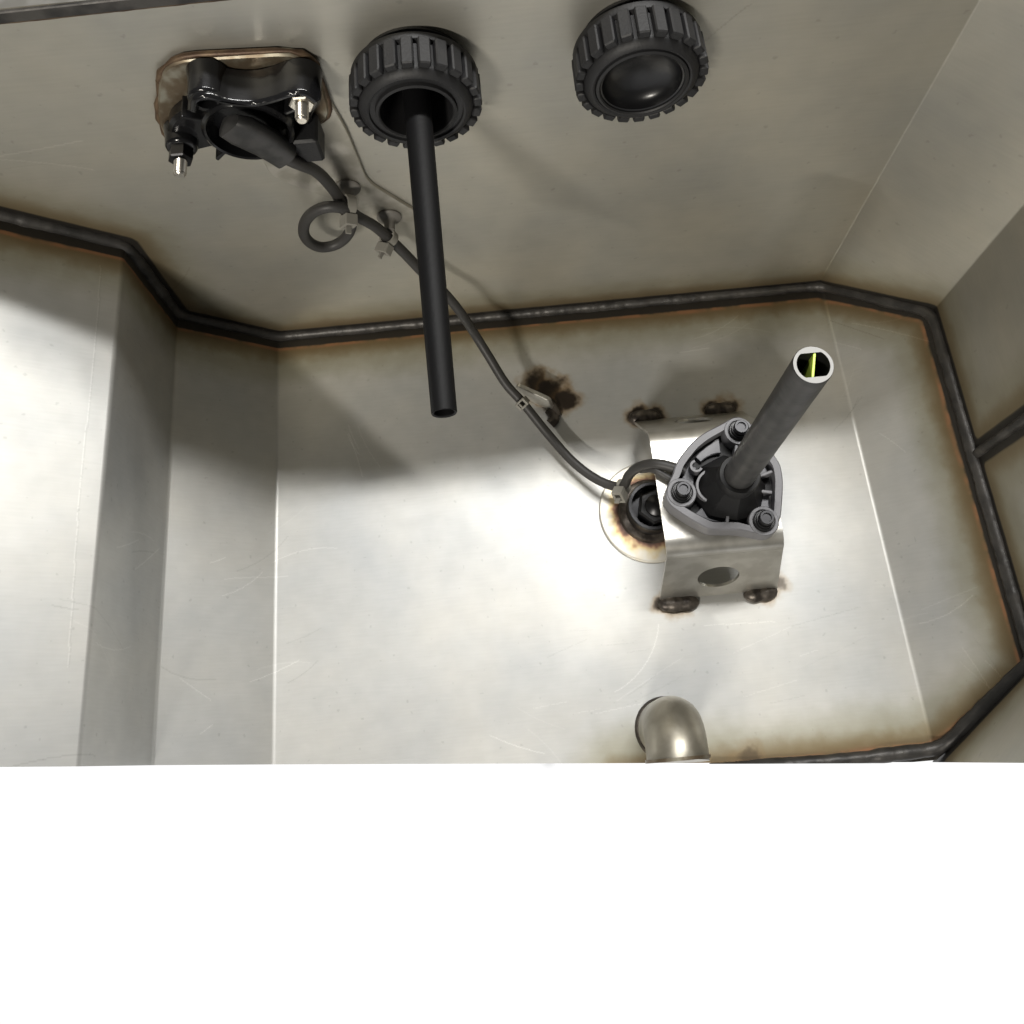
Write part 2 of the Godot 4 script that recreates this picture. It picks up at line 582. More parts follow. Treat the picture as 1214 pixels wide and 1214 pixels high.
	for i in wp.size() - 1:
		var a: Vector2 = wp[i]
		var b: Vector2 = wp[i + 1]
		var da := (wp[mini(i + 1, wp.size() - 1)] - wp[maxi(i - 1, 0)] as Vector2).normalized()
		var db := (wp[mini(i + 2, wp.size() - 1)] - wp[i] as Vector2).normalized()
		var oa := Vector3(da.y, 0, -da.x) * 0.03
		var ob := Vector3(db.y, 0, -db.x) * 0.03
		var pa := Vector3(a.x, WALL_TOP, a.y)
		var pb := Vector3(b.x, WALL_TOP, b.y)
		st.quad(pa, pb, pb + ob, pa + oa)
	part("rim", st.commit(), M.bare, tank)
	st = Soup.new()
	st.box(Transform3D(Basis(Vector3.BACK, 0.0164), Vector3(-0.46, 0.5235, BACK + 0.0012)), Vector3(0.72, 0.010, 0.003), 0.0008)
	part("rim_band", st.commit(), M.weld, tank, "dark worn band along the rim of the back wall")
	# unseen plate added over the left front; its slanted edge shades the floor
	st = Soup.new()
	st.prism(Transform3D(), PackedVector2Array([Vector2(-0.86, -0.249), Vector2(-0.491, 0.158), Vector2(-0.355, 0.308), Vector2(-0.27, 0.402), Vector2(-0.86, 0.402)]), WALL_TOP + 0.002, WALL_TOP + 0.006)
	part("added_shade_plate", st.commit(), M.bare, tank)
	# ---- weld beads
	var foot3 := []
	foot3.append(Vector3(-0.82, 0.42, BACK))
	for i in PAN.size() - 1: foot3.append(Vector3(PAN[i].x, PAN[i].y, BACK))
	foot3.append_array([Vector3(RIGHT, 0.079, -0.416), Vector3(RIGHT - 0.001, 0.079, -0.047)])
	part("weld_bead", bead(foot3, 0.0072, 5), M.weld, tank, "thick dark weld bead running round the floor")
	part("weld_bead", bead([Vector3(RIGHT - 0.001, 0.079, -0.052), Vector3(RIGHT - 0.001, 0.079, -0.047), Vector3(0.390, 0.004, 0.024), Vector3(0.30, 0.0, 0.026), Vector3(0.16, 0.0, 0.024)], 0.0068, 8), M.weld, tank)
	part("weld_bead", bead([Vector3(-0.82, 0.513, BACK), Vector3(-0.15, 0.524, BACK)], 0.0022, 6), M.rust, tank, "thin brown weld along the top of the back wall")
	part("weld_bead", bead([Vector3(RIGHT, 0.08, -0.25), Vector3(RIGHT, 0.55, -0.25)], 0.005, 7), M.weld, tank, "upright weld on the side wall")

func bead(pts: Array, r: float, seed_: int) -> ArrayMesh:
	var path := PackedVector3Array()
	# corners rounded a little, then cut into short steps
	var round_ := []
	for i in pts.size():
		if i == 0 or i == pts.size() - 1: round_.append(pts[i]); continue
		var a: Vector3 = pts[i]
		var la: float = minf(0.016, (pts[i - 1] - a).length() * 0.4)
		var lb: float = minf(0.016, (pts[i + 1] - a).length() * 0.4)
		var p0: Vector3 = a + (pts[i - 1] - a).normalized() * la
		var p1: Vector3 = a + (pts[i + 1] - a).normalized() * lb
		for k in 5:
			var t := k / 4.0
			round_.append(p0.lerp(a, t).lerp(a.lerp(p1, t), t))
	for i in round_.size() - 1:
		var n := maxi(1, int((round_[i + 1] - round_[i]).length() / 0.003))
		for k in n: path.append((round_[i] as Vector3).lerp(round_[i + 1], float(k) / n))
	path.append(round_[round_.size() - 1])
	var f := FastNoiseLite.new()
	f.seed = seed_
	f.frequency = 18.0
	var radii := PackedFloat32Array()
	for i in path.size():
		radii.append(r * (1.0 + 0.22 * f.get_noise_3dv(path[i] * 1.2) + 0.012 * sin(i * 1.9) + 0.10 * f.get_noise_3dv(path[i] * 5.0)))
	var st := Soup.new()
	st.sweep(path, r, 16, radii)
	for i in st.p.size(): st.p[i].z = minf(st.p[i].z, maxf(0.083 * st.p[i].x + 0.005, -0.2))   # the front of the tank ends here
	return st.commit(60.0)

# ------------------------------------------------------------------ fittings on the back wall
func cap_nut(at: Vector3, turn: float, label: String, plugged: bool) -> Node3D:
	var t := thing("threaded_cap", label, "cap", at, "black ribbed caps on the back wall")
	t.rotation = Vector3(0, 0, turn)
	var ax := Transform3D(Basis(Vector3.RIGHT, -PI / 2).inverse(), Vector3.ZERO)   # lathe axis y -> +z
	var hole := 0.0315 if plugged else 0.0275
	var st := Soup.new()
	st.lathe(ax, [[0.033, 0.011], [0.0470, 0.011], [0.0484, 0.0122], [0.0484, 0.0165], [0.0478, 0.0178], [0.0440, 0.0184], [0.0434, 0.038], [0.0424, 0.0412], [0.0395, 0.0440], [0.0370, 0.0450], [0.0355, 0.0445], [0.0350, 0.0425], [hole + 0.0035, 0.0425],
		[hole + 0.003, 0.0455], [hole + 0.0010, 0.0462], [hole, 0.0452], [hole - 0.0005, 0.004]], 72, false)
	part("ring", st.commit(), M.cap, t)
	st = Soup.new()
	st.lathe(ax, [[0.0405, 0.0], [0.0405, 0.002], [0.0365, 0.004], [0.0365, 0.012]], 48, false)
	part("threaded_neck", st.commit(), M.hub, t)
	st = Soup.new()
	st.lathe(ax, [[0.0, 0.0045], [hole + 0.001, 0.0045]] if not plugged else
		[[0.0, 0.0290], [0.010, 0.0296], [0.020, 0.0318], [0.0265, 0.0352], [0.0290, 0.0392], [0.0300, 0.0436], [0.0312, 0.0440], [0.0314, 0.030]], 64, false)
	part("plug" if plugged else "back_disc", st.commit(), M.plug if plugged else M.hub, t)
	st = Soup.new()
	st.box(Transform3D(Basis(), Vector3(0.0464, 0, 0.0288)), Vector3(0.0066, 0.0090, 0.0245), 0.0010)
	var rib := st.commit()
	for k in 24:
		var o := part("grip_rib", rib, M.cap, t)
		o.rotation.z = TAU * k / 24
	return t

func hex_prism(st: Soup, t: Transform3D, r: float, y0: float, y1: float) -> void:
	var a := PackedVector2Array()
	for j in 6: a.append(Vector2.from_angle(TAU * j / 6) * r)
	st.prism(t, a, y0, y1, r * 0.12)

func wall_sensor() -> void:
	var o := Vector3(-0.186, 0.428, BACK)
	var t := thing("wall_sensor", "glossy black lugged sensor bolted to a rusty plate on the back wall", "sensor", o)
	var ax := Transform3D(Basis(Vector3.RIGHT, PI / 2), Vector3.ZERO)              # prism (x, z) -> (x, -y); y -> +z
	# outlines are given as (x, y) on the wall
	var flip := func(a: Array) -> PackedVector2Array:
		var r := PackedVector2Array()
		for q in a: r.append(Vector2(q.x, -q.y))
		return r
	var st := Soup.new()
	st.prism(ax, flip.call(rounded([Vector2(-0.048, 0.050), Vector2(0.062, 0.044), Vector2(0.060, -0.040), Vector2(-0.078, -0.048), Vector2(-0.076, -0.014)], 0.026)), 0.001, 0.008, 0.0015)
	var plate := part("backing_plate", st.commit(), M.stained, t)
	st = Soup.new()
	var edge := PackedVector3Array()
	for q in rounded([Vector2(-0.048, 0.050), Vector2(0.062, 0.044), Vector2(0.060, -0.040), Vector2(-0.078, -0.048), Vector2(-0.076, -0.014)], 0.026): edge.append(Vector3(q.x, q.y, 0.004))
	edge.append(edge[0])
	var thick := PackedFloat32Array()
	for k in edge.size(): thick.append(0.0026 * (1.0 + 0.55 * sin(k * 2.1) * sin(k * 0.7)))
	st.sweep(edge, 0.0036, 10, thick)
	part("weld_bead", st.commit(60.0), M.rust, plate, "rusty brown weld round the plate")
	st = Soup.new()
	var out := rounded([Vector2(-0.030, 0.047), Vector2(-0.008, 0.034), Vector2(0.022, 0.030), Vector2(0.046, 0.040), Vector2(0.064, 0.028), Vector2(0.060, 0.004), Vector2(0.046, -0.012), Vector2(0.050, -0.042), Vector2(0.022, -0.044),
		Vector2(-0.020, -0.032), Vector2(-0.058, -0.040), Vector2(-0.072, -0.024), Vector2(-0.060, 0.0), Vector2(-0.034, 0.018)], 0.009)
	st.prism(ax, flip.call(out), 0.0085, 0.022, 0.003)
	part("flange", st.commit(), M.gloss, t)
	# wall that bridges the two upper lugs in a smooth saddle
	st = Soup.new()
	var crest := spline([Vector3(-0.034, 0.030, 0), Vector3(-0.026, 0.044, 0), Vector3(-0.012, 0.046, 0), Vector3(-0.001, 0.0385, 0), Vector3(0.014, 0.0345, 0), Vector3(0.029, 0.0365, 0), Vector3(0.043, 0.041, 0), Vector3(0.056, 0.040, 0), Vector3(0.064, 0.028, 0)], 0.003)
	var band := PackedVector2Array()
	for q in crest: band.append(Vector2(q.x, q.y))
	for k in crest.size():
		var q := crest[crest.size() - 1 - k]
		var d := (crest[mini(crest.size() - k, crest.size() - 1)] - crest[maxi(crest.size() - 2 - k, 0)]).normalized()
		band.append(Vector2(q.x + d.y * 0.0075, q.y - d.x * 0.0075))
	st.prism(ax, flip.call(band), 0.010, 0.040, 0.0026)
	part("bridge", st.commit(50.0), M.gloss, t)
	# lugs
	for l in [[Vector3(-0.018, 0.036, 0), 0.0135, 0.037], [Vector3(0.050, 0.027, 0), 0.0135, 0.030], [Vector3(-0.059, -0.024, 0), 0.0125, 0.030]]:
		st = Soup.new()
		var r: float = l[1]
		var hh: float = l[2]
		st.lathe(Transform3D(ax.basis, l[0]), [[r + 0.002, 0.010], [r + 0.0005, 0.020], [r, hh - 0.003], [r - 0.001, hh - 0.001], [r - 0.003, hh], [r * 0.55, hh], [r * 0.52, hh - 0.012], [0.0, hh - 0.012]], 32, false)
		part("lug", st.commit(), M.gloss, t)
	# round cup with ribs
	st = Soup.new()
	st.lathe(Transform3D(ax.basis, Vector3(0.002, 0.0, 0)), [[0.036, 0.010], [0.0345, 0.038], [0.0325, 0.040], [0.0310, 0.039], [0.030, 0.018], [0.0, 0.018]], 56, false)
	part("cup", st.commit(), M.gloss, t)
	for a in [0.4, 1.9, 2.7, 3.9, 5.6]:
		st = Soup.new()
		st.box(Transform3D(Basis(Vector3.BACK, a), Vector3(0.002, 0, 0.026) + Vector3(cos(a), sin(a), 0) * 0.041), Vector3(0.016, 0.003, 0.020), 0.0006)
		part("rib", st.commit(), M.gloss, t)
	st = Soup.new()
	st.box(Transform3D(Basis(), Vector3(0.040, -0.032, 0.024)), Vector3(0.022, 0.028, 0.028), 0.002)
	part("corner_block", st.commit(), M.cap, t)
	# cable boot: a tongue that comes out of the cup
	st = Soup.new()
	var rings := []
	for e in [[Vector3(-0.012, 0.012, 0.036), 0.004, 0.004], [Vector3(-0.010, 0.010, 0.0385), 0.012, 0.006], [Vector3(-0.002, 0.004, 0.0395), 0.0145, 0.0075], [Vector3(0.012, -0.012, 0.040), 0.0135, 0.008], [Vector3(0.020, -0.024, 0.0405), 0.0125, 0.0085], [Vector3(0.0235, -0.030, 0.041), 0.012, 0.0085]]:
		var r := PackedVector3Array()
		var side := Vector3(0.80, 0.60, 0.0)
		for j in 20:
			var a := TAU * j / 20
			var cx := signf(cos(a)) * pow(absf(cos(a)), 0.6)
			var cy := signf(sin(a)) * pow(absf(sin(a)), 0.6)
			r.append(e[0] + side * cx * e[1] + Vector3(0, 0, 1) * cy * e[2])
		rings.append(r)
	st.loft(rings)
	part("cable_boot", st.commit(), M.stem, t)
	# studs with nuts
	for q in [Vector3(0.050, 0.027, 0.030), Vector3(-0.059, -0.024, 0.030)]:
		st = Soup.new()
		var f := Transform3D(ax.basis, q)
		hex_prism(st, f, 0.0098, 0.0, 0.011)
		var nut := part("nut", st.commit(), M.dark_bolt if q.x < 0.0 else M.bolt, t)
		st = Soup.new()
		var prof := [[0.0051, 0.009]]
		for k in 9: prof.append_array([[0.0051, 0.0105 + k * 0.0014], [0.0044, 0.0112 + k * 0.0014]])
		prof.append_array([[0.0046, 0.0235], [0.0034, 0.0248], [0.0, 0.0248]])
		st.lathe(f, prof, 20, false)
		part("stud", st.commit(25.0), M.bolt, nut)
	# thin mounting sheet behind the sensor, running down to the cable
	st = Soup.new()
	var sh := rounded([Vector2(-0.20, 0.440), Vector2(-0.128, 0.440), Vector2(-0.118, 0.375), Vector2(-0.114, 0.300), Vector2(-0.072, 0.238), Vector2(-0.086, 0.226), Vector2(-0.112, 0.240), Vector2(-0.196, 0.322)], 0.012)
	st.prism(Transform3D(ax.basis, Vector3(0, 0, BACK)), flip.call(sh), 0.0006, 0.0042, 0.0006)
	var mp := part("mounting_plate", st.commit(), M.wall_plate, self)
	tag(mp, "thin bare metal plate on the back wall behind the looped cable", "plate")

func rounded(pts: Array, r: float) -> PackedVector2Array:
	var out := PackedVector2Array()
	var n := pts.size()
	for i in n:
		var c: Vector2 = pts[i]
		var a: Vector2 = pts[(i + n - 1) % n]
		var b: Vector2 = pts[(i + 1) % n]
		var ca := c + (a - c).normalized() * minf(r, (a - c).length() * 0.45)
		var cb := c + (b - c).normalized() * minf(r, (b - c).length() * 0.45)
		for k in 6:
			var t := k / 5.0
			out.append(ca.lerp(c, t).lerp(c.lerp(cb, t), t))
	return out

func hanging_tube() -> void:
	var t := thing("black_tube", "long black plastic tube sticking out of the left ribbed cap", "tube", Vector3(-0.053, 0.441, BACK))
	t.rotation = Vector3(0.016, 0.022, 0)
	var ax := Transform3D(Basis(Vector3.RIGHT, PI / 2), Vector3.ZERO)
	var st := Soup.new()
	st.lathe(ax, [[0.0070, 0.2860], [0.0082, 0.2866], [0.0086, 0.2858], [0.0104, 0.030], [0.0104, 0.004], [0.0080, 0.004], [0.0066, 0.2850]], 40, false, true)
	part("pipe", st.commit(), M.tube, t)
	st = Soup.new()
	st.lathe(ax, [[0.0, 0.276], [0.0069, 0.276]], 24, false)
	part("end_plug", st.commit(), M.hub, t)

# ------------------------------------------------------------------ cable, ties and clips
var CABLE := [Vector3(-0.166, 0.402, -0.458), Vector3(-0.158, 0.391, -0.459), Vector3(-0.147, 0.364, -0.468), Vector3(-0.141, 0.326, -0.476), Vector3(-0.139, 0.300, -0.479), Vector3(-0.135, 0.274, -0.480), Vector3(-0.143, 0.247, -0.479),
	Vector3(-0.158, 0.233, -0.477), Vector3(-0.173, 0.236, -0.474), Vector3(-0.181, 0.258, -0.471), Vector3(-0.176, 0.286, -0.468), Vector3(-0.163, 0.307, -0.466), Vector3(-0.148, 0.315, -0.465), Vector3(-0.135, 0.309, -0.466), Vector3(-0.126, 0.287, -0.470),
	Vector3(-0.115, 0.263, -0.474), Vector3(-0.107, 0.239, -0.476), Vector3(-0.095, 0.210, -0.474), Vector3(-0.082, 0.177, -0.470), Vector3(-0.068, 0.151, -0.465), Vector3(-0.056, 0.134, -0.455), Vector3(-0.047, 0.118, -0.446),
	Vector3(-0.039, 0.085, -0.443), Vector3(-0.024, 0.062, -0.420), Vector3(-0.008, 0.046, -0.392), Vector3(0.009, 0.036, -0.371), Vector3(0.034, 0.022, -0.336), Vector3(0.059, 0.020, -0.301), Vector3(0.084, 0.025, -0.276),
	Vector3(0.1054, 0.0360, -0.2639), Vector3(0.1131, 0.0620, -0.2687), Vector3(0.1205, 0.0880, -0.2684), Vector3(0.1326, 0.1080, -0.2646), Vector3(0.1451, 0.1125, -0.2602), Vector3(0.1626, 0.1120, -0.2525)]

func cable_tie(label: String, at: Vector3, along: Vector3, head_dir: Vector3, r: float, s := 1.0) -> void:
	var t := thing("cable_tie", label, "cable tie", at, "grey cable ties along the cable")
	var f := turned(Vector3.ZERO, along)
	var st := Soup.new()
	var h := 0.0032 * s
	st.lathe(f, [[r, -h], [r + 0.0016, -h], [r + 0.0018, 0.0], [r + 0.0016, h], [r, h]], 22, false, true)
	part("strap", st.commit(), M.tie, t)
	var d := (head_dir - along.normalized() * head_dir.dot(along.normalized())).normalized()
	var y := along.normalized()
	var hb := Basis(y.cross(d).normalized(), d, y)
	st = Soup.new()
	# the locking head: a square block with a slot, and the cut tail in the slot
	var c := d * (r + 0.0042 * s)
	for q in [[Vector3(0.0042 * s, 0, 0), Vector3(0.0024, 0.0078, 0.0084) * s], [Vector3(-0.0042 * s, 0, 0), Vector3(0.0024, 0.0078, 0.0084) * s], [Vector3(0, 0, 0.0032 * s), Vector3(0.0062, 0.0077, 0.0022) * s], [Vector3(0, 0, -0.0032 * s), Vector3(0.0062, 0.0077, 0.0022) * s]]:
		st.box(Transform3D(hb, c + hb * (q[0] as Vector3)), q[1], 0.0004)
	part("head", st.commit(), M.tie, t)
	st = Soup.new()
	st.box(Transform3D(hb, c + d * 0.003 * s + hb.x * 0.001), Vector3(0.0016, 0.0105, 0.0040) * s, 0.0003)
	part("tail", st.commit(), M.tie, t)

func wiring() -> void:
	var st := Soup.new()
	st.sweep(spline(CABLE, 0.0035), 0.0052, 14)
	var c := part("sensor_cable", st.commit(60.0), M.cable, self)
	tag(c, "dark grey cable looping once and running down to the floor bracket", "cable")
	st = Soup.new()
	st.sweep(spline([Vector3(0.1230, 0.0860, -0.2660), Vector3(0.1330, 0.1055, -0.2591), Vector3(0.1443, 0.1070, -0.2505), Vector3(0.1607, 0.1090, -0.2378)], 0.003), 0.0036, 10)
	c = part("thin_wire", st.commit(60.0), M.cable, self)
	tag(c, "short thin wire beside the cable where it enters the grey sensor", "wire")
	for e in [[Vector3(-0.1335, 0.297, BACK + 0.0045), "round grey cable button on the wall beside the cable loop"], [Vector3(-0.104, 0.243, BACK + 0.0045), "round grey cable button on the wall below the loop's knot"]]:
		var t := thing("cable_button", e[1], "cable mount", e[0], "round cable buttons on the wall plate")
		st = Soup.new()
		var ax := Transform3D(Basis(Vector3.RIGHT, PI / 2), Vector3.ZERO)
		st.lathe(ax, [[0.0, 0.0], [0.0118, 0.0], [0.0122, 0.0012], [0.0112, 0.0030], [0.0070, 0.0048], [0.0052, 0.0080], [0.0050, 0.016], [0.0, 0.0165]], 32, false)
		part("disc", st.commit(), M.button, t)
	cable_tie("grey cable tie knotting the loop of the cable", Vector3(-0.1325, 0.303, -0.472), Vector3(0.75, -0.55, -0.1), Vector3(0.1, -0.3, 1.0), 0.0088, 1.35)
	cable_tie("grey cable tie on the wall just below the loop", Vector3(-0.106, 0.237, -0.4765), Vector3(0.35, -0.9, 0.0), Vector3(-0.4, -0.4, 1.0), 0.0068, 1.25)
	cable_tie("grey cable tie holding the cable to the scorched floor tab", Vector3(0.009, 0.036, -0.371), Vector3(0.6, -0.3, 0.7), Vector3(-0.2, 1.0, 0.4), 0.0062, 1.15)
	cable_tie("pale cable tie beside the bracket, over the round floor disc", Vector3(0.1085, 0.036, -0.264), Vector3(0.75, 0.5, 0.2), Vector3(-0.1, 0.55, 0.8), 0.0064, 1.4)
	# upright tab welded to the floor
	var t := thing("floor_tab", "small scorched steel tab welded to the floor beside the cable", "clip", Vector3(0.022, 0, -0.386))
	t.rotation.y = -0.55
	st = Soup.new()
	var outl := rounded([Vector2(-0.021, 0.0), Vector2(-0.021, -0.030), Vector2(0.021, -0.030), Vector2(0.025, -0.008), Vector2(0.025, 0.0)], 0.005)
	st.prism(Transform3D(Basis(Vector3.RIGHT, PI / 2), Vector3(0, 0, -0.002)), outl, 0.0, 0.0045, 0.0007)
	part("plate", st.commit(), M.bare, t)
	st = Soup.new()
	st.sweep(spline([Vector3(-0.022, 0.002, -0.004), Vector3(0.0, 0.004, -0.006), Vector3(0.022, 0.003, -0.004), Vector3(0.034, 0.002, 0.006)], 0.003), 0.0055, 10)
	part("weld_bead", st.commit(60.0), M.scorch, t)
	st = Soup.new()
	st.sweep(spline([Vector3(0.022, 0.001, 0.003), Vector3(0.032, 0.003, 0.010), Vector3(0.030, 0.002, 0.018)], 0.003), 0.006, 10)
	part("weld_bead", st.commit(60.0), M.scorch, t)

# ------------------------------------------------------------------ bracket and level sensor
func plate_with_hole(st: Soup, corner: Array, hole: Vector2, r: float, normal: Vector3, thick: float, origin: Vector3, ex: Vector3, ey: Vector3) -> void:
	# corner: four (x, y) in the frame origin, ex, ey
	var out := PackedVector2Array()
	var inn := PackedVector2Array()
	var n := 64
	for k in n:
		var a := TAU * k / n
		var d := Vector2.from_angle(a)
		var best := 9.0
		for i in 4:
			var hit = Geometry2D.segment_intersects_segment(hole, hole + d * 5.0, corner[i], corner[(i + 1) % 4])
			if hit != null: best = minf(best, (hit - hole).length())
		out.append(hole + d * best)
		inn.append(hole + d * r)
	for c in corner:                                  # the ray nearest a corner is moved onto it
		var near := 0
		for k in n:
			if (out[k] - c).length() < (out[near] - c).length(): near = k
		out[near] = c
	var w := func(q: Vector2, s: float) -> Vector3: return origin + ex * q.x + ey * q.y + normal * s * thick
	var rings := []
	for e in [[out, 0.0], [out, 1.0], [inn, 1.0], [inn, 0.0]]:
		var rr := PackedVector3Array()
		for q in e[0]: rr.append(w.call(q, e[1]))
		rings.append(rr)
	st.loft(rings, true, false, false, true)

func bracket() -> void:
	var t := thing("mounting_bracket", "bright folded steel bracket with a round hole, tack welded to the floor", "bracket", Vector3(0.195, 0, -0.24))
	var o := Vector3(0.195, 0, -0.24)
	var h := 0.100
	# side profile (z, y) of the fold, front and back leg leaning outwards
	var f_foot := Vector3(0.1965, 0.0, -0.1440) - o
	var f_top := Vector3(0.1925, h, -0.1760) - o
	var b_foot := Vector3(0.1965, 0.0, -0.3500) - o
	var b_top := Vector3(0.1925, h, -0.3000) - o
	var wf := 0.0625
	var wt := 0.0580
	# top plate with rounded folds
	var st := Soup.new()
	var prof := []
	for k in 9:                                         # back fold
		var a := k / 8.0
		var leg := b_top + (b_foot - b_top).normalized() * 0.014
		prof.append((leg.lerp(b_top, a)).lerp(b_top.lerp(b_top + Vector3(0, 0, 0.014), a), a))
	for k in 9:
		var a := k / 8.0
		var leg := f_top + (f_foot - f_top).normalized() * 0.014
		prof.append(((f_top - Vector3(0, 0, 0.014)).lerp(f_top, a)).lerp(f_top.lerp(leg, a), a))
	var rings := []
	for i in prof.size():
		var d: Vector3 = (prof[mini(i + 1, prof.size() - 1)] - prof[maxi(i - 1, 0)]).normalized()
		var nrm := Vector3.RIGHT.cross(d).normalized() * 0.003
		if nrm.y < 0.0: nrm = -nrm
		var c: Vector3 = prof[i]
		rings.append(PackedVector3Array([c + Vector3(-wt, 0, 0), c + Vector3(wt, 0, 0), c + Vector3(wt, 0, 0) - nrm, c + Vector3(-wt, 0, 0) - nrm]))
	st.loft(rings)
	part("top_plate", st.commit(30.0), M.bare, t)
	# front leg with hole
	st = Soup.new()
	var ey := (f_top - f_foot)
	var len := ey.length()
	ey = ey / len
	var nf := Vector3.RIGHT.cross(ey).normalized()
	var top := len - 0.0142
	plate_with_hole(st, [Vector2(-wf, 0.004), Vector2(wf, 0.004), Vector2(wt, top), Vector2(-wt, top)], Vector2(-0.003, 0.044), 0.0215, -nf, 0.003, f_foot, Vector3.RIGHT, ey)
	part("front_plate", st.commit(30.0), M.bare, t)
	st = Soup.new()
	var eb := (b_top - b_foot)
	var lb := eb.length()
	eb = eb / lb
	var nb := Vector3.RIGHT.cross(eb).normalized()
	plate_with_hole(st, [Vector2(-wf, 0.004), Vector2(wf, 0.004), Vector2(wt, lb - 0.0142), Vector2(-wt, lb - 0.0142)], Vector2(0, 0.044), 0.0215, nb, 0.003, b_foot, Vector3.RIGHT, eb)
	part("back_plate", st.commit(30.0), M.bare, t)
	# tack welds at the four ends of the feet
	for e in [[Vector3(-0.064, 0.002, 0.099), Vector3(-0.020, 0.002, 0.100)], [Vector3(0.028, 0.002, 0.098), Vector3(0.064, 0.002, 0.096)], [Vector3(-0.066, 0.002, -0.112), Vector3(-0.030, 0.002, -0.113)], [Vector3(0.022, 0.002, -0.113), Vector3(0.056, 0.002, -0.112)]]:
		st = Soup.new()
		var path := PackedVector3Array()
		var radii := PackedFloat32Array()
		for k in 15:
			var q := k / 14.0
			path.append((e[0] as Vector3).lerp(e[1], q))
			radii.append(0.0088 * sqrt(maxf(0.05, 1.0 - pow(absf(q * 2.0 - 1.0), 4.0))) * (1.0 + 0.05 * sin(k * 1.3 + e[0].x * 90.0)))
		st.sweep(path, 0.009, 14, radii, Vector2(0.85, 1.0))
		part("tack_weld", st.commit(60.0), M.scorch, t)

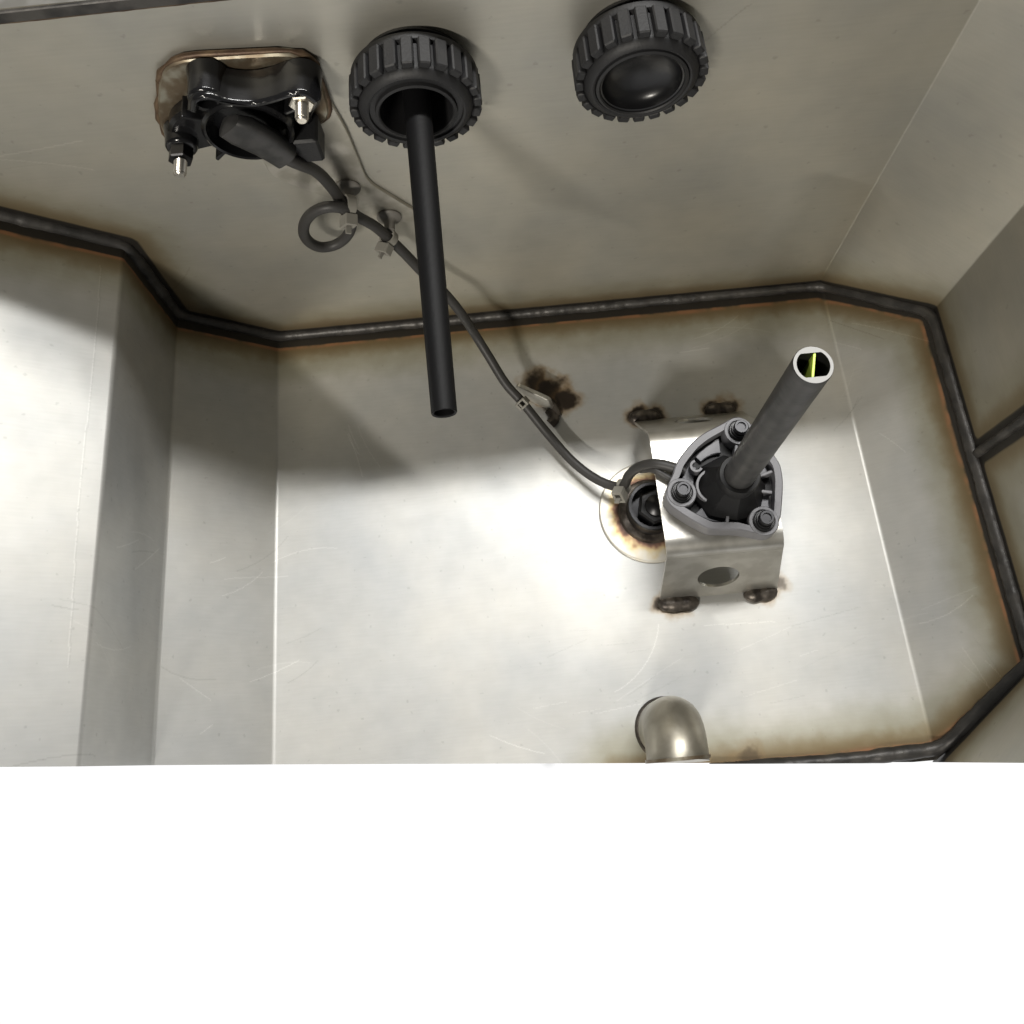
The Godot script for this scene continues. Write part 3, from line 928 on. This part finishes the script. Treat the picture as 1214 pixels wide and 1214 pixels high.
func level_sensor() -> void:
	var y := 0.1005
	var t := thing("level_sensor", "grey three bolt level sensor flange with an upright tube on the bracket", "sensor", Vector3(0.200, y, -0.237))
	var raw := [0.0246,-0.0639,0.0341,-0.0557,0.0478,-0.0259,0.0548,-0.0103,0.0539,0.0068,0.0494,0.0251,0.0442,0.0430,0.0374,0.0530,0.0283,0.0579,0.0175,0.0552,0.0038,0.0507,-0.0185,0.0485,-0.0264,0.0470,-0.0439,0.0345,-0.0597,0.0204,-0.0632,0.0108,-0.0591,0.0001,-0.0516,-0.0112,-0.0476,-0.0204,-0.0404,-0.0293,-0.0274,-0.0421,-0.0134,-0.0506,0.0066,-0.0584,0.0151,-0.0630]
	var pts := []
	for i in range(0, raw.size(), 2): pts.append(Vector2(raw[i], raw[i + 1]))
	var outer := rounded(pts, 0.006)
	var inner := PackedVector2Array()
	for q in outer: inner.append(q * (1.0 - 0.0075 / q.length()))
	var st := Soup.new()
	var rings := []
	var bev := PackedVector2Array()
	for q in outer: bev.append(q * (1.0 - 0.0012 / q.length()))
	for e in [[outer, 0.0], [outer, 0.0225], [bev, 0.0240], [inner, 0.0240], [inner, 0.0050]]:
		var r := PackedVector3Array()
		for q in e[0]: r.append(Vector3(q.x, e[1], q.y))
		rings.append(r)
	st.loft(rings, true, false, false)
	part("flange", st.commit(), M.flange, t)
	st = Soup.new()
	st.prism(Transform3D(), inner, 0.0045, 0.0065)
	part("recess", st.commit(), M.hub, t, "recessed floor of the flange, shade put into its dark colour")  # shadow inside the rim is put into the near-black colour
	for e in [[0.35, 0.95], [1.55, 2.45], [2.75, 3.75], [4.0, 4.75], [5.7, 6.15]]:        # raised pads between the ribs
		var pad := PackedVector2Array()
		for k in 9:
			var a: float = lerpf(e[0], e[1], k / 8.0)
			var best := 0
			for i in inner.size():
				if absf(angle_difference(inner[i].angle(), a)) < absf(angle_difference(inner[best].angle(), a)): best = i
			pad.append(Vector2.from_angle(a) * (inner[best].length() - 0.0035))
		for k in 9: pad.append(Vector2.from_angle(lerpf(e[1], e[0], k / 8.0)) * 0.031)
		st = Soup.new()
		st.prism(Transform3D(), pad, 0.006, 0.0125, 0.0008)
		part("pad", st.commit(), M.flange, t)
	var bolts := [Vector2(0.0199, -0.0482), Vector2(-0.0462, 0.0088), Vector2(0.0274, 0.0442)]
	for b in bolts:
		st = Soup.new()
		var f := Transform3D(Basis(), Vector3(b.x, 0, b.y))
		st.lathe(f, [[0.0148, 0.006], [0.0146, 0.0235], [0.0138, 0.0250], [0.0112, 0.0250], [0.0108, 0.0235], [0.0, 0.0235]], 36, false)
		part("bolt_boss", st.commit(), M.flange, t)
		st = Soup.new()
		st.lathe(f, [[0.0102, 0.0238], [0.0104, 0.0262], [0.0094, 0.0275], [0.0086, 0.0275], [0.0082, 0.0315], [0.0, 0.0315]], 28, false)
		var wa := part("washer", st.commit(), M.washer, t)
		st = Soup.new()
		st.lathe(f, [[0.0070, 0.030], [0.0072, 0.0380], [0.0064, 0.0392], [0.0044, 0.0392], [0.0040, 0.0372], [0.0, 0.0372]], 24, false)
		part("bolt_head", st.commit(), M.dark_bolt, wa)
	# hub, collar and ribs
	var hub := Vector3(0.0025, 0, 0.008)
	st = Soup.new()
	st.lathe(Transform3D(Basis(), hub), [[0.0370, 0.008], [0.0345, 0.018], [0.0265, 0.034], [0.0195, 0.052], [0.0182, 0.060], [0.0150, 0.062]], 8, false)
	part("hub", st.commit(20.0), M.hub, t)  # near-black colour carries the shade on the side facing the camera
	st = Soup.new()
	st.lathe(Transform3D(Basis(), hub), [[0.0192, 0.050], [0.0196, 0.066], [0.0185, 0.068], [0.0150, 0.068], [0.0148, 0.060]], 36, false)
	part("collar", st.commit(), M.hub, t)
	for e in [[bolts[0], 0.0145], [bolts[1], 0.0145], [bolts[2], 0.0145], [Vector2(-0.010, 0.052), 0.006], [Vector2(0.051, -0.006), 0.006], [Vector2(0.047, 0.018), 0.006]]:
		var from := Vector2(hub.x, hub.z)
		var to: Vector2 = e[0]
		var d := (to - from).normalized()
		from += d * 0.024
		to -= d * e[1]
		st = Soup.new()
		var mid := (from + to) / 2.0
		st.box(Transform3D(Basis(Vector3.UP, -d.angle()), Vector3(mid.x, 0.0160, mid.y)), Vector3((to - from).length(), 0.0150, 0.0030), 0.0006)
		part("rib", st.commit(), M.flange, t)
	# small hooked clips moulded in the flange
	for e in [[Vector2(-0.028, -0.016), 0.0052, 0.5, 4.6], [Vector2(-0.014, 0.006), 0.0165, 2.2, 4.4]]:
		st = Soup.new()
		rings = []
		for k in 13:
			var a: float = lerpf(e[2], e[3], k / 12.0)
			var c: Vector2 = e[0]
			var u := Vector3(cos(a), 0, sin(a))
			var q0: Vector3 = Vector3(c.x, 0, c.y) + u * (e[1] - 0.0011)
			var q1: Vector3 = Vector3(c.x, 0, c.y) + u * (e[1] + 0.0011)
			rings.append(PackedVector3Array([q0 + Vector3.UP * 0.009, q1 + Vector3.UP * 0.009, q1 + Vector3.UP * 0.026, q0 + Vector3.UP * 0.026]))
		st.loft(rings)
		part("hook", st.commit(), M.flange, t)
	# upright tube with flattened bore and the pale strip inside
	var tall := 0.3245
	var stem := Vector3(0.0025, 0, 0.008)
	st = Soup.new()
	var bore := func(a: float) -> Vector2:
		var q := Vector2.from_angle(a) * 0.0112
		q.y = clampf(q.y, -0.0088, 0.0088)
		return q
	rings = []
	for e in [[0.0146, 0.050], [0.0138, tall - 0.0008], [0.0134, tall]]:
		var r := PackedVector3Array()
		for j in 48: r.append(stem + Vector3(cos(TAU * j / 48) * e[0], e[1], sin(TAU * j / 48) * e[0]))
		rings.append(r)
	st.loft(rings, true, false, false)
	var tube := part("tube", st.commit(), M.stem, t)
	st = Soup.new()
	rings = [rings[2]]
	for yy in [tall, 0.12]:
		var r := PackedVector3Array()
		for j in 48:
			var q: Vector2 = bore.call(TAU * j / 48)
			r.append(stem + Vector3(q.x, yy, q.y))
		rings.append(r)
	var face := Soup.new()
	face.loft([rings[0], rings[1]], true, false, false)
	part("lit_cut_end", face.commit(), M.cut, tube, "cut end of the tube, its lit brightness put into a pale colour")  # end face coloured pale to stand for the light on it
	st.loft([rings[1], rings[2]], true, false, true)
	part("bore", st.commit(), M.hub, tube)
	st = Soup.new()
	st.box(Transform3D(Basis(Vector3.UP, -0.28), stem + Vector3(0.0005, tall - 0.07, 0)), Vector3(0.0017, 0.138, 0.0196), 0.0003)
	part("sensing_strip", st.commit(), M.strip, tube, "pale yellow green strip standing in the tube")

func floor_fitting() -> void:
	var t := thing("floor_fitting", "round heat stained floor disc with a dark threaded plug under the bracket", "fitting", Vector3(0.138, 0, -0.242))
	var st := Soup.new()
	st.lathe(Transform3D(), [[0.0570, 0.0008], [0.0562, 0.0032], [0.0545, 0.0040], [0.0, 0.0042]], 64, false)
	for q in st.p: st.uv.append(Vector2(q.x, q.z) / 0.12 + Vector2(0.5, 0.5))
	part("disc", st.commit(), M.pad, t)
	st = Soup.new()
	st.lathe(Transform3D(), [[0.036, 0.0041], [0.034, 0.0075], [0.029, 0.0090], [0.026, 0.0085]], 48, false)
	part("weld_ring", st.commit(), M.scorch, t)
	st = Soup.new()
	st.lathe(Transform3D(), [[0.0275, 0.004], [0.0275, 0.026], [0.026, 0.028], [0.023, 0.028], [0.0228, 0.012], [0.0, 0.012]], 48, false)
	part("socket", st.commit(), M.dark_bolt, t)
	st = Soup.new()
	hex_prism(st, Transform3D(Basis(Vector3.UP, 0.3), Vector3(0.002, 0.0, 0.002)), 0.0195, 0.010, 0.034)
	var plug := part("hex_plug", st.commit(), M.washer, t)
	st = Soup.new()
	st.lathe(Transform3D(Basis(), Vector3(0.002, 0, 0.002)), [[0.012, 0.033], [0.0115, 0.037], [0.007, 0.0405], [0.0, 0.0415]], 28, false)
	part("button_top", st.commit(), M.dark_bolt, plug)

func elbow() -> void:
	var t := thing("pipe_elbow", "shiny steel pipe elbow rising from the floor at the front edge", "pipe", Vector3(0.1215, 0, -0.024))
	var st := Soup.new()
	var path := PackedVector3Array([Vector3(0, 0.0, 0.006), Vector3(0, 0.02, 0.006)])
	var R := 0.030
	for k in 15:
		var a := PI / 2 * k / 14.0
		path.append(Vector3(-0.002 * a, 0.053 + R * sin(a), 0.006 + R * (1.0 - cos(a))))
	st.sweep(path, 0.0287, 40)
	part("elbow", st.commit(60.0), M.pipe, t)
	st = Soup.new()
	st.sweep(PackedVector3Array([Vector3(-0.003, 0.0825, 0.0325), Vector3(-0.003, 0.0825, 0.0355)]), 0.0300, 40)
	part("weld_ring", st.commit(), M.stained, t)
	st = Soup.new()
	st.lathe(Transform3D(Basis(), Vector3(0, 0, 0.006)), [[0.0315, 0.0005], [0.0310, 0.003], [0.0295, 0.005], [0.028, 0.005]], 40, false)
	part("foot_weld", st.commit(), M.scorch, t)

# ------------------------------------------------------------------
func _ready() -> void:
	# camera
	var cam := Camera3D.new()
	cam.name = "camera"
	add_child(cam)
	cam.transform = Transform3D(Basis(Vector3(0.99561, -0.036487, 0.086191), Vector3(0.093591, 0.378447, -0.920879), Vector3(0.0009815, 0.924904, 0.3802)), Vector3(0, 1.0, 0)).orthonormalized()
	cam.projection = Camera3D.PROJECTION_FRUSTUM
	cam.near = 0.05
	cam.far = 60.0
	cam.size = 1214.0 / 1090.0 * cam.near
	cam.frustum_offset = Vector2(0, -153.0 / 1090.0 * cam.near)
	cam.current = true
	# plain surroundings: dim room above, white below
	var sky := ProceduralSkyMaterial.new()
	sky.sky_top_color = Color(0.32, 0.32, 0.313)
	sky.sky_horizon_color = Color(0.32, 0.318, 0.31)
	sky.ground_bottom_color = Color.WHITE
	sky.ground_horizon_color = Color(0.32, 0.318, 0.31)
	sky.ground_curve = 0.2
	sky.ground_energy_multiplier = 1.03
	var env := Environment.new()
	env.background_mode = Environment.BG_SKY
	env.sky = Sky.new()
	env.sky.sky_material = sky
	env.tonemap_mode = Environment.TONE_MAPPER_LINEAR
	env.tonemap_exposure = 1.0
	env.sdfgi_enabled = true
	env.ssao_enabled = true
	env.ssil_enabled = true
	var we := WorldEnvironment.new()
	we.name = "surroundings"
	we.environment = env
	add_child(we)
	# long workshop lamp above and behind the back wall
	var lamp := AreaLight3D.new()
	lamp.name = "ceiling_lamp"
	lamp.area_size = Vector2(1.9, 0.14)
	lamp.light_color = Color(1.0, 0.995, 0.985)
	lamp.light_energy = 9.5
	lamp.shadow_enabled = true
	add_child(lamp)
	lamp.look_at_from_position(Vector3(0.45, 3.0, -1.38), Vector3(0.0, 0.0, -0.1), Vector3.FORWARD)
	# the next lamp of the row, to the right
	var far_lamp := AreaLight3D.new()
	far_lamp.name = "ceiling_lamp_far"
	far_lamp.area_size = Vector2(0.6, 0.2)
	far_lamp.light_color = Color(1.0, 0.985, 0.955)
	far_lamp.light_energy = 3.4
	far_lamp.shadow_enabled = true
	add_child(far_lamp)
	far_lamp.look_at_from_position(Vector3(2.5, 2.8, -1.62), Vector3(-0.2, 0.1, -0.2), Vector3.UP)
	# weaker lamp in front of the tank, to the left
	var front := AreaLight3D.new()
	front.name = "front_lamp"
	front.area_size = Vector2(0.8, 0.035)
	front.light_color = Color(1.0, 0.975, 0.93)
	front.light_energy = 13.0
	front.shadow_enabled = true
	add_child(front)
	var towards := (Vector3(-1.29, 2.6, 2.65) - Vector3(-0.1, 0.1, -0.4)).normalized()
	var along := (Vector3(1, 0, 1) - towards * Vector3(1, 0, 1).dot(towards)).normalized()
	front.transform = Transform3D(Basis(along, towards.cross(along), towards), Vector3(-1.29, 2.6, 2.65))

	make_materials()
	build_tank()
	cap_nut(Vector3(-0.053, 0.441, BACK + 0.0006), 0.0, "black ribbed cap with the long black tube coming out", false)
	cap_nut(Vector3(0.1165, 0.449, BACK + 0.0006), 0.05, "black ribbed cap closed by a glossy round plug", true)
	hanging_tube()
	wall_sensor()
	wiring()
	bracket()
	level_sensor()
	floor_fitting()
	elbow()
